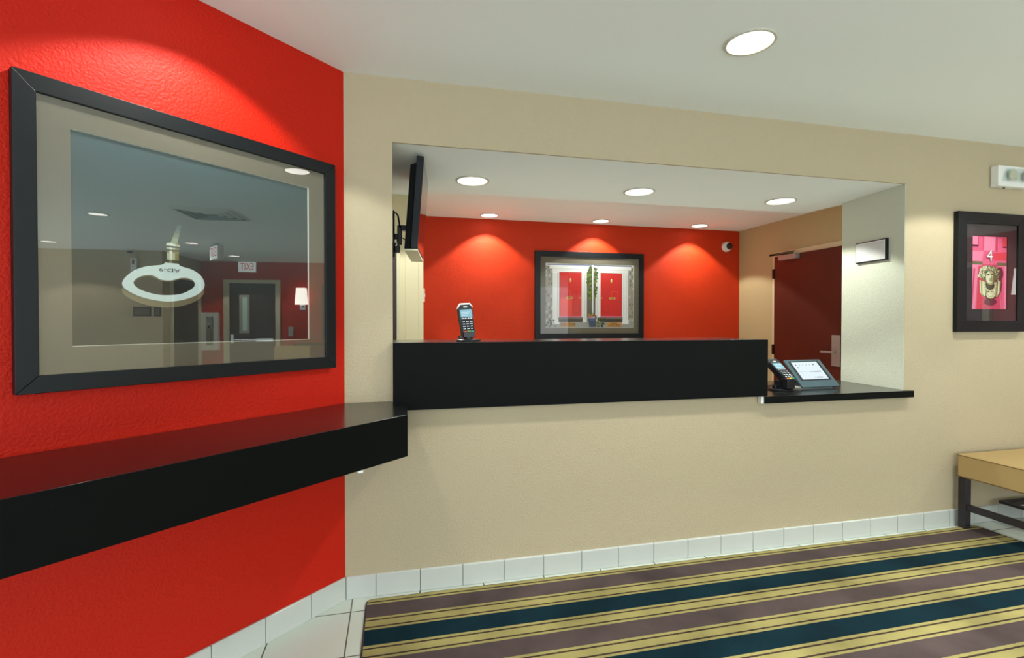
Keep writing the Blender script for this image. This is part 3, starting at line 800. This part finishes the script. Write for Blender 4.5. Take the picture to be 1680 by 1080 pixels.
terminal('black card terminal leaning back on the low shelf beside the tablet', (2.535, 0.175, SILL), math.radians(9), math.radians(50), 0.060, cap='dark_grey_plastic', scale=1.12, off=(0.014, -0.062, 0.056))

# ------------------------------------------------------------------ tablet kiosk
tk = thing('tablet_kiosk', 'grey tablet in a sloping stand with a lit white screen, on the low shelf', 'tablet', (2.835, 0.170, SILL), math.radians(4))
w, dpt, ht = 0.300, 0.150, 0.178
mb = MB()
sl = math.atan2(ht - 0.018, dpt)
# shell: front edge z .018, top edge z ht
def shell(mb, x0, x1, th, m=0):
    mb.hexa([(x0,0,0.0),(x1,0,0.0),(x1,th,0.0),(x0,th,0.0),(x0,0,0.016),(x1,0,0.016),(x1,th,0.016),(x0,th,0.016)], m)
L_ = math.hypot(dpt, ht-0.018)
X = T(0, 0, 0.012) @ RX(sl)
pl = rounded(-w/2, w/2, 0, L_, 0.008, 4)
mb.prism(pl, -0.012, 0.0, 0, mx=X)
mb.build('housing', M('kiosk_grey'), tk, bevel=0.003)
mb = MB()
mb.prism([(0.03, 0.0005), (dpt*0.9, 0.0005), (dpt*0.95, 0.150), (0.035, 0.015)], -w/2+0.07, w/2-0.07, 0, mx=Matrix(((0,0,1,0),(1,0,0,0),(0,1,0,0),(0,0,0,1))))
mb.build('stand_wedge', M('dark_grey_plastic'), tk, bevel=0.002)
mb = MB(); mb.box(-w/2+0.01, w/2-0.04, 0.02, 0.13, 0.0005, 0.008)
mb.build('base_plate', M('white_plastic'), tk, bevel=0.002)['label'] = 'pale plate under the tablet'
mb = MB(); mb.prism([(-0.122, 0.052), (0.122, 0.052), (0.122, L_-0.014), (-0.122, L_-0.014)], 0.0, 0.0012, 0, mx=X)
mb.build('bezel', M('bezel_black'), tk)
mb = MB()
def scr(x0, x1, y0, y1, h, m): mb.box(x0, x1, y0, y1, 0.0006, h, m, mx=X)
scr(-0.106, 0.104, 0.060, L_-0.022, 0.0018, 0)
for k in range(4): scr(-0.056 + k*0.027, -0.050 + k*0.027, L_-0.049, L_-0.042, 0.0022, 2)
scr(-0.088, -0.080, L_-0.049, L_-0.041, 0.0022, 1); scr(0.056, 0.064, L_-0.050, L_-0.038, 0.0022, 1); scr(-0.084, -0.074, L_-0.070, L_-0.062, 0.0022, 1)
scr(-0.098, -0.020, 0.120, 0.1215, 0.0022, 2)
for k in range(9):
    scr(-0.010 + k*0.0105, -0.003 + k*0.0105, 0.1155, 0.1215 + (k % 3)*0.001, 0.0022, 1 if k > 3 else 2)
for k in range(5): scr(0.000 + k*0.014, 0.009 + k*0.014, 0.070, 0.077, 0.0022, 1 if k > 1 else 2)
mb.build('screen', M('lcd_white', 'lcd_ink', 'lcd_pale'), tk)['label'] = 'bright white screen'

# dark pen-like stylus arm and cable behind the terminal
mb = MB()
mb.tube([(2.36, 0.44, 0.877), (2.46, 0.36, 0.878), (2.55, 0.33, 0.877), (2.63, 0.35, 0.877), (2.69, 0.42, 0.877)], 0.003, 8)
tag(mb.build('cable', M('black_plastic'), smooth=True), 'thin black cable on the low shelf behind the leaning card terminal', 'cable')

# ------------------------------------------------------------------ television on its arm, in the left side of the opening
tv = thing('television', 'flat television seen edge-on, hung from an arm in the left of the opening', 'television', (0.218, 0.5, 1.75))
O = Vector((0.218, 0.5, 1.75))
nt_, nb_ = Vector((0.3725, 0.13, 2.124)), Vector((0.3405, 0.13, 1.660))
ft_, fb_ = Vector((0.4265, 0.635, 2.124)), Vector((0.3955, 0.615, 1.660))
back = Vector((-0.034, 0.004, 0.003)); rear = Vector((-0.067, 0.006, 0.0))
mb = MB()
c = [nb_, fb_, fb_ + back, nb_ + back, nt_, ft_, ft_ + back, nt_ + back]
mb.hexa([tuple(p - O) for p in c])
mb.build('bezel', M('tv_grey'), tv, bevel=0.002)
mb = MB()
u = (ft_ - nt_).normalized(); k = Vector((0, 0, 1))
def q(p, a, b): return p + u*a + k*b
c = [q(nb_, .012, .0) + back, q(fb_, -.012, .0) + back, q(fb_, -.012, .0) + rear, q(nb_, .012, .0) + rear,
     q(nt_, .012, -.030) + back, q(ft_, -.012, -.030) + back, q(ft_, -.012, -.040) + rear, q(nt_, .012, -.040) + rear]
mb.hexa([tuple(p - O) for p in c])
mb.build('rear_housing', M('tv_black'), tv, bevel=0.003)
mb = MB()
nrm = (ft_ - nt_).cross(nt_ - nb_).normalized()
if nrm.x < 0: nrm = -nrm
def s4(a, b, off):
    return [tuple(nb_ + u*a + k*b + nrm*off - O), tuple(fb_ - u*a + k*b + nrm*off - O), tuple(ft_ - u*a - k*b + nrm*off - O), tuple(nt_ + u*a - k*b + nrm*off - O)]
p = s4(0.010, 0.012, 0.0008); p2 = s4(0.010, 0.012, 0.0)
mb.hexa(p2 + p)
mb.build('screen', M('tv_screen'), tv)['label'] = 'glossy black screen mirroring the room'
mb = MB()
mid = (nb_ + nt_ + fb_ + ft_) / 4 + rear - O
mb.box(0.001, 0.012, -0.08, 0.02, -0.10, 0.16)
mb.box(0.012, 0.030, -0.06, -0.02, 0.005, 0.035)
mb.box(0.026, 0.052, -0.055, -0.025, -0.025, 0.085)
mb.box(0.040, mid.x + 0.01, -0.055, -0.02, 0.055, 0.085)
mb.box(0.012, 0.040, -0.06, -0.03, -0.070, -0.030)
mb.build('wall_arm', M('black_plastic'), tv, bevel=0.004)
mb = MB()
mb.tube([(0.004, -0.06, 0.145), (0.018, -0.06, 0.150), (0.030, -0.06, 0.135), (0.036, -0.06, 0.10), (0.040, -0.055, 0.07)], 0.0045, 8)
mb.build('cable', M('black_plastic'), tv, smooth=True)
mb = MB(); mb.tube([(0.05, -0.06, 0.015), (0.07, -0.06, 0.0), (0.09, -0.055, 0.005)], 0.003, 8)
mb.build('cable', M('black_plastic'), tv, smooth=True)
mb = MB()
c = [nb_ + u*0.004, fb_ - u*0.004, fb_ - u*0.012 + rear, nb_ + u*0.012 + rear]
dz = Vector((0, 0, -0.010))
mb.hexa([tuple(p + dz - O) for p in c] + [tuple(p - Vector((0, 0, 0.0005)) - O) for p in c])
mb.build('bottom_cover', M('cream_plastic'), tv, bevel=0.001)['label'] = 'pale underside strip'

# ------------------------------------------------------------------ sign plaque on the right reveal
ang = math.atan2(0.495, 0.058)        # slight splay of the reveal
sg = thing('sign_plaque', 'small black framed silver plaque on the right side of the opening', 'sign', (3.272 + 0.058*0.235/0.495 - 0.0035, 0.235, 1.688), -(PI - ang))
mb = MB(); W_, H_ = 0.246, 0.138
mb.box(-W_/2, W_/2, -0.016, -0.001, 0, H_)
mb.build('backing', M('black_frame'), sg, bevel=0.001)
mb = MB(); mb.box(-W_/2+0.005, W_/2-0.012, -0.0175, -0.0155, 0.008, H_-0.007, 0); mb.box(-W_/2+0.009, W_/2-0.017, -0.0185, -0.017, 0.012, H_-0.011, 1)
mb.build('face_plate', M('plaque_edge', 'plaque_silver'), sg)['label'] = 'pale silver plate'

# ------------------------------------------------------------------ emergency light on the right
em = thing('emergency_light', 'white emergency light with clear lens high on the beige wall, top right', 'emergency light', (4.10, 0, 2.155))
mb = MB(); mb.box(-0.148, 0.148, -0.050, -0.001, 0, 0.132)
mb.build('housing', M('white_plastic'), em, bevel=0.006)
for sgn in (-1, 1):
    mb = MB(); mb.lathe([(0.012, 0.0), (0.026, 0.010), (0.036, 0.026)], 28, mx=T(sgn*0.062, -0.051, 0.066) @ RX(PI/2))
    mb.build('lamp_head', M('reflector'), em, smooth=True)
mb = MB()
a = [(-0.128, 0.030), (0.128, 0.030), (0.090, 0.116), (-0.090, 0.116)]
b_ = [(-0.112, 0.040), (0.112, 0.040), (0.082, 0.106), (-0.082, 0.106)]
mb.hexa([(x, -0.0505, z) for x, z in a] + [(x, -0.085, z) for x, z in b_])
mb.build('lens_cover', M('clear_plastic'), em, bevel=0.003)['label'] = 'clear plastic cover'
mb = MB(); mb.lathe([(0.006, 0), (0.006, -0.006)], 12, mx=T(-0.065, -0.025, 0.0))
mb.build('test_button', M('black_plastic'), em)

# ------------------------------------------------------------------ bench at right
bx, by = 3.662, -0.030
bench = thing('bench', 'tan vinyl bench on a dark metal frame against the beige wall at right', 'bench', (bx, by, 0))
BL, BD, BT, BB = 1.20, 0.52, 0.467, 0.322
mb = MB(); mb.box(0, BL, -BD, 0, BB, BT)
mb.build('seat', M('tan_vinyl'), bench, bevel=0.010, seg=3)
mb = MB()
for z in (BT - 0.008, BB + 0.008):
    pts = [(-0.0012, 0.0012, z), (BL+0.0012, 0.0012, z), (BL+0.0012, -BD-0.0012, z), (-0.0012, -BD-0.0012, z), (-0.0012, 0.0012, z)]
    for i in range(4): mb.tube([pts[i], pts[i+1]], 0.0016, 6)
mb.build('piping', M('seam_dark'), bench)['label'] = 'thin dark piping along the seat edge'
for (x, y) in ((0.004, -0.048), (0.004, -BD+0.004), (BL-0.048, -0.048), (BL-0.048, -BD+0.004)):
    mb = MB(); mb.box(x, x+0.044, y, y+0.044, 0.0075 if x < 0.1 else 0.0, BB)
    mb.build('leg', M('bench_metal'), bench, bevel=0.002)
for x in (0.012, BL-0.040):
    mb = MB(); mb.box(x, x+0.028, -BD+0.04, -0.04, 0.120, 0.158)
    mb.build('stretcher', M('bench_metal'), bench, bevel=0.002)
for y in (-0.035, -BD+0.012):
    mb = MB(); mb.box(0.33 if y > -0.1 else 0.04, BL-0.04, y, y+0.02, 0.130, 0.150)
    mb.build('stretcher', M('bench_metal'), bench, bevel=0.002)
mb = MB()
for k in range(8): 
    y = -0.07 - k*0.055
    mb.box(0.36, BL-0.03, y-0.006, y+0.006, 0.134, 0.146)
mb.box(0.33, 0.36, -BD+0.03, -0.035, 0.132, 0.148)
mb.build('lower_rack', M('bench_metal'), bench)

# ------------------------------------------------------------------ office: right door, frame, closer
dr = MB(); dr.box(4.432, 4.468, 1.505, 2.418, 0.008, 2.032)
d1 = struct(dr.build('door_1', M('cherry_door'), bevel=0.001))
mb = MB(); mb.box(4.452, 4.472, 2.418, 2.470, 0, 2.084); mb.box(4.452, 4.472, 1.453, 1.505, 0, 2.084); mb.box(4.452, 4.472, 1.505, 2.418, 2.034, 2.084)
mb.build('door_frame', M('door_frame_tan'), d1, bevel=0.002)
for z in (1.84, 0.985, 0.18):
    mb = MB(); mb.box(4.420, 4.451, 2.412, 2.440, z-0.055, z+0.055); mb.build('hinge', M('bronze'), d1, bevel=0.002)
mb = MB(); mb.box(4.375, 4.4315, 2.05, 2.30, 1.975, 2.030); mb.build('closer_body', M('satin_metal'), d1, bevel=0.006)
mb = MB(); mb.hexa([(4.39,2.10,2.034),(4.41,2.11,2.034),(4.36,2.40,2.034),(4.34,2.39,2.034),(4.39,2.10,2.044),(4.41,2.11,2.044),(4.36,2.40,2.044),(4.34,2.39,2.044)])
mb.hexa([(4.34,2.385,2.045),(4.352,2.405,2.045),(4.452,2.16,2.062),(4.440,2.14,2.062),(4.34,2.385,2.053),(4.352,2.405,2.053),(4.452,2.16,2.070),(4.440,2.14,2.070)])
mb.build('closer_arm', M('bronze'), d1)
mb = MB(); mb.box(4.422, 4.4315, 1.545, 1.640, 0.86, 1.165); mb.build('handle_plate', M('satin_metal'), d1, bevel=0.003)
mb = MB(); mb.box(4.385, 4.422, 1.583, 1.603, 0.990, 1.008); mb.box(4.378, 4.392, 1.583, 1.735, 0.990, 1.008); mb.build('door_lever', M('satin_metal'), d1, bevel=0.004)

# cream wall door (sliver at left of the office)
mb = MB(); mb.box(-0.60, 0.249, 2.176, 2.199, 0.008, 2.0); d2 = struct(mb.build('door_2', M('dark_door')))
mb = MB(); mb.box(0.251, 0.278, 2.165, 2.199, 0, 2.040); mb.box(-0.64, 0.278, 2.165, 2.199, 2.003, 2.040); mb.build('door_frame', M('door_frame_cream'), d2, bevel=0.002)
mb = MB(); mb.box(0.4895, 0.502, 2.21, 2.29, 1.48, 1.60); mb.box(0.502, 0.508, 2.24, 2.26, 1.525, 1.555)
tag(mb.build('light_switch', M('white_plastic'), bevel=0.002), 'white light switch at the left edge of the red office wall', 'light switch')

# dome camera on red office wall
dc = thing('dome_camera', 'white dome security camera at the right end of the red office wall', 'security camera', (4.275, 3.06, 2.235))
mb = MB(); mb.lathe([(0.062, 0.001), (0.062, 0.022), (0.055, 0.040), (0.042, 0.046)], 32, mx=RX(PI/2)); mb.build('housing', M('white_plastic'), dc, smooth=True)
mb = MB(); mb.lathe([(0.040, 0.040), (0.039, 0.055), (0.030, 0.072), (0.014, 0.082)], 28, mx=T(0.014, 0, 0.004) @ RX(PI/2)); mb.build('dome', M('black_plastic'), dc, smooth=True)['label'] = 'dark camera dome'

# small sprinkler head just behind the soffit edge
sk = thing('sprinkler_head', 'tiny dark sprinkler head on the office ceiling just behind the soffit edge', 'sprinkler', (1.927, 1.335, CEIL))
mb = MB(); mb.lathe([(0.026, -0.0005), (0.024, -0.006), (0.010, -0.010)], 20); mb.build('escutcheon', M('satin_metal'), sk, smooth=True)
mb = MB(); mb.lathe([(0.007, -0.010), (0.007, -0.022), (0.020, -0.024), (0.020, -0.027)], 16); mb.build('deflector', M('bronze'), sk, smooth=True)
# ------------------------------------------------------------------ behind the viewer (seen mirrored in the picture glass)
# exit door in the far red wall
mb = MB(); mb.box(XF-0.030, XF-0.002, -3.395, -2.585, 0.008, 2.03); d3 = struct(mb.build('door_3', M('dark_door')))
mb = MB(); mb.box(XF-0.045, XF-0.001, -3.50, -3.397, 0, 2.10); mb.box(XF-0.045, XF-0.001, -2.583, -2.50, 0, 2.10); mb.box(XF-0.045, XF-0.001, -3.397, -2.583, 2.032, 2.10)
mb.build('door_frame', M('door_frame_cream'), d3, bevel=0.003)
mb = MB(); mb.box(XF-0.036, XF-0.0305, -3.225, -3.045, 1.09, 1.815); mb.build('window_trim', M('satin_metal'), d3, bevel=0.002)
mb = MB(); mb.box(XF-0.040, XF-0.0365, -3.165, -3.090, 1.135, 1.770); mb.build('window_glass', M('lit_glass'), d3)['label'] = 'narrow lit window'
mb = MB(); mb.box(XF-0.075, XF-0.031, -3.37, -3.31, 0.90, 1.07); mb.box(XF-0.07, XF-0.035, -3.31, -2.62, 0.955, 0.985); mb.box(XF-0.085, XF-0.031, -2.92, -2.605, 0.925, 0.995)
mb.build('push_bar', M('chrome'), d3, bevel=0.004)
# second dark door in the alcove wall
mb = MB(); mb.box(6.70, 7.585, YB+0.001, YB+0.028, 0.008, 2.03); d4 = struct(mb.build('door_4', M('dark_door')))
mb = MB(); mb.box(6.655, 6.698, YB+0.001, YB+0.04, 0, 2.08); mb.box(7.587, 7.70, YB+0.001, YB+0.04, 0, 2.08); mb.box(6.698, 7.587, YB+0.001, YB+0.04, 2.032, 2.08)
mb.build('door_frame', M('door_frame_cream'), d4, bevel=0.003)
mb = MB(); mb.box(6.745, 6.785, YB+0.028, YB+0.036, 0.86, 1.14); mb.box(6.758, 6.775, YB+0.036, YB+0.08, 0.97, 0.99); mb.box(6.758, 6.90, YB+0.07, YB+0.085, 0.968, 0.988)
mb.build('door_lever', M('chrome'), d4, bevel=0.003)

def exit_sign(label, loc, rotz, back=True):
    t = thing('exit_sign', label, 'exit sign', loc, rotz, 'exit signs in the lobby')
    mb = MB(); mb.box(-0.16, 0.16, -0.04, 0.0 if back else 0.04, 0.0, 0.2); mb.build('housing', M('white_plastic'), t, bevel=0.004)
    mb = MB(); mb.box(-0.152, 0.152, -0.042, -0.0402, 0.010, 0.19, 0)
    if not back: mb.box(-0.152, 0.152, 0.0402, 0.042, 0.010, 0.19, 0)
    mb.build('face_panel', M('exit_face'), t)
    mb = MB(); mb.text('EXIT', 0.19, T(0, -0.0428, 0.10) @ FACE @ Matrix.Diagonal((0.62, 1, 1, 1)), 0)
    if not back: mb.text('EXIT', 0.19, T(0, 0.0428, 0.10) @ RZ(PI) @ FACE @ Matrix.Diagonal((0.62, 1, 1, 1)), 0)
    mb.build('lettering', M('exit_red'), t, recalc=False)['label'] = 'red letters reading EXIT'
    return t
exit_sign('EXIT sign on the far red wall above the door with the push bar', (XF, -3.08, 2.239), -PI/2)
h = exit_sign('double-sided EXIT sign hung from the lobby ceiling near the beige wall', (5.527, -2.74, 2.205), math.radians(-40), back=False)
mb = MB(); mb.box(-0.03, 0.03, -0.03, 0.03, 0.2, 0.234); mb.build('canopy', M('white_plastic'), h)

sc = thing('wall_sconce', 'lit wall sconce with a white tapered shade on the far red wall', 'wall lamp', (XF, -2.095, 1.53), -PI/2)
mb = MB(); mb.box(-0.055, 0.055, -0.022, 0, 0, 0.12); mb.box(-0.015, 0.015, -0.10, -0.022, 0.05, 0.08); mb.build('bracket', M('chrome'), sc, bevel=0.004)
mb = MB(); mb.lathe([(0.125, 0.105), (0.12, 0.12), (0.095, 0.42), (0.090, 0.42)], 36, mx=T(0, -0.11, 0), sy=0.75); mb.build('lamp_shade', M('sconce_shade'), sc, smooth=True)['label'] = 'glowing white shade'
fe_ = thing('extinguisher_cabinet', 'white fire extinguisher cabinet with a glass front beside the exit door', 'cabinet', (XF, -3.73, 0.78), -PI/2)
mb = MB()
for a, b, c, d in ((-0.155, 0.155, 0, 0.09), (-0.155, 0.155, 0.62, 0.70), (-0.155, -0.08, 0.09, 0.62), (0.05, 0.155, 0.09, 0.62)):
    mb.box(a, b, -0.10, 0, c, d)
mb.box(-0.155, 0.155, -0.012, -0.001, 0, 0.70)
mb.build('cabinet_body', M('white_plastic'), fe_, bevel=0.003)
mb = MB(); mb.box(-0.08, 0.05, -0.094, -0.090, 0.09, 0.62); mb.build('glass_panel', M('clear_plastic'), fe_)
ex = thing('fire_extinguisher', 'pale fire extinguisher standing inside the white cabinet', 'fire extinguisher', (XF-0.052, -3.745, 0.874), -PI/2)
mb = MB(); mb.lathe([(0.036, 0), (0.038, 0.01), (0.038, 0.27), (0.025, 0.31), (0.012, 0.32)], 24); mb.build('cylinder', M('extinguisher_cream'), ex, smooth=True)
mb = MB(); mb.box(-0.012, 0.012, -0.012, 0.012, 0.32, 0.35); mb.box(-0.035, 0.012, -0.006, 0.006, 0.35, 0.362); mb.tube([(0.012, 0, 0.335), (0.032, 0, 0.325), (0.040, 0, 0.28), (0.040, 0, 0.18)], 0.005, 8); mb.build('valve', M('black_plastic'), ex)

mb = MB(); mb.box(XF-0.02, XF-0.001, -2.36, -2.27, 1.03, 1.21); mb.box(XF-0.026, XF-0.02, -2.34, -2.29, 1.07, 1.12)
tag(mb.build('wall_control', M('satin_metal'), bevel=0.002), 'small silver wall control between the exit door and the sconce', 'wall control')
for (y0, y1), lab in (((-4.324, -4.07), 'wide dark framed notice on the rear beige wall by the door'), ((-3.918-0.03, -3.835-0.03+0.0), 'x')):
    if lab == 'x': y0, y1, lab = -4.02, -3.925, 'small dark framed notice at the corner of the rear beige wall'
    t = thing('wall_notice', lab, 'notice', (XB, (y0+y1)/2, 1.395), -PI/2)
    ww = y1-y0
    mb = MB(); mb.box(-ww/2, ww/2, -0.012, -0.001, 0, 0.142); mb.build('frame', M('black_frame'), t)
    mb = MB(); mb.box(-ww/2+0.012, ww/2-0.012, -0.014, -0.0122, 0.012, 0.13); mb.build('notice_sheet', M('matboard'), t)
t = thing('strobe_alarm', 'white alarm box high on the rear beige wall', 'alarm', (XB, -4.30, 2.09), -PI/2)
mb = MB(); mb.box(-0.045, 0.045, -0.04, -0.001, 0, 0.22); mb.build('housing', M('white_plastic'), t, bevel=0.005)
mb = MB(); mb.box(-0.012, 0.012, -0.052, -0.0402, 0.12, 0.19); mb.build('alarm_lens', M('bezel_black'), t)
t = thing('dome_camera', 'dome security camera on the lobby ceiling by the rear beige wall', 'security camera', (6.30, -4.30, CEIL), 0)
mb = MB(); mb.lathe([(0.06, -0.001), (0.06, -0.02), (0.045, -0.03)], 28); mb.build('housing', M('white_plastic'), t, smooth=True)
mb = MB(); mb.lathe([(0.044, -0.025), (0.042, -0.045), (0.028, -0.062), (0.01, -0.07)], 24); mb.build('dome', M('black_plastic'), t, smooth=True)

# ceiling vent
t = thing('ceiling_vent', 'square louvred vent in the lobby ceiling', 'vent', (3.37, -1.93, CEIL), 0)
mb = MB()
for k in range(4):
    a0, a1 = 0.30 - k*0.07, 0.27 - k*0.07
    if a1 <= 0: break
    for q4 in range(4):
        r = RZ(q4*PI/2)
        mb.hexa([tuple(r @ Vector(p)) for p in ((-a0,-a0,-0.003),(a0,-a0,-0.003),(a1,-a1,-0.018),(-a1,-a1,-0.018),(-a0,-a0,-0.001),(a0,-a0,-0.001),(a1,-a1,-0.014),(-a1,-a1,-0.014))])
mb.build('louvre', M('white_plastic'), t)
mb = MB(); mb.box(-0.29, 0.29, -0.29, 0.29, -0.0012, -0.0002); mb.build('backing', M('vent_grey'), t)

# dark framed picture and dark console on the far red wall, tan chair before it
t = thing('framed_picture', 'plain dark framed panel on the far red wall beside the sconce', 'picture', (XF, -1.36, 0.95), -PI/2)
mb = MB(); mb.box(-0.38, 0.38, -0.03, -0.001, 0, 1.08); mb.build('frame', M('black_frame'), t, bevel=0.003)
mb = MB(); mb.box(-0.32, 0.32, -0.033, -0.0302, 0.06, 1.02); mb.build('panel', M('dark_grey_plastic'), t)
t = thing('console_table', 'dark narrow console table against the far red wall', 'table', (XF-0.22, -1.60, 0), -PI/2)
mb = MB(); mb.box(-0.58, 0.58, -0.18, 0.18, 0.86, 0.90); mb.build('tabletop', M('black_laminate'), t, bevel=0.003)
for x in (-0.54, 0.50):
    for y in (-0.16, 0.12):
        mb = MB(); mb.box(x, x+0.04, y, y+0.04, 0, 0.86); mb.build('leg', M('black_laminate'), t, bevel=0.002)
t = thing('armless_chair', 'tan upholstered chair before the far red wall', 'chair', (7.02, -2.16, 0), -PI/2)
mb = MB(); mb.box(-0.31, 0.31, -0.28, 0.26, 0.28, 0.43); mb.build('seat', M('tan_vinyl'), t, bevel=0.03, seg=3)
mb = MB(); mb.hexa([(-0.31,0.18,0.40),(0.31,0.18,0.40),(0.31,0.28,0.40),(-0.31,0.28,0.40),(-0.31,0.25,0.865),(0.31,0.25,0.865),(0.31,0.33,0.865),(-0.31,0.33,0.865)]); mb.build('backrest', M('tan_vinyl'), t, bevel=0.02, seg=3)
for x in (-0.28, 0.24):
    for y in (-0.25, 0.20):
        mb = MB(); mb.box(x, x+0.04, y, y+0.04, 0, 0.285); mb.build('leg', M('bench_metal'), t, bevel=0.002)
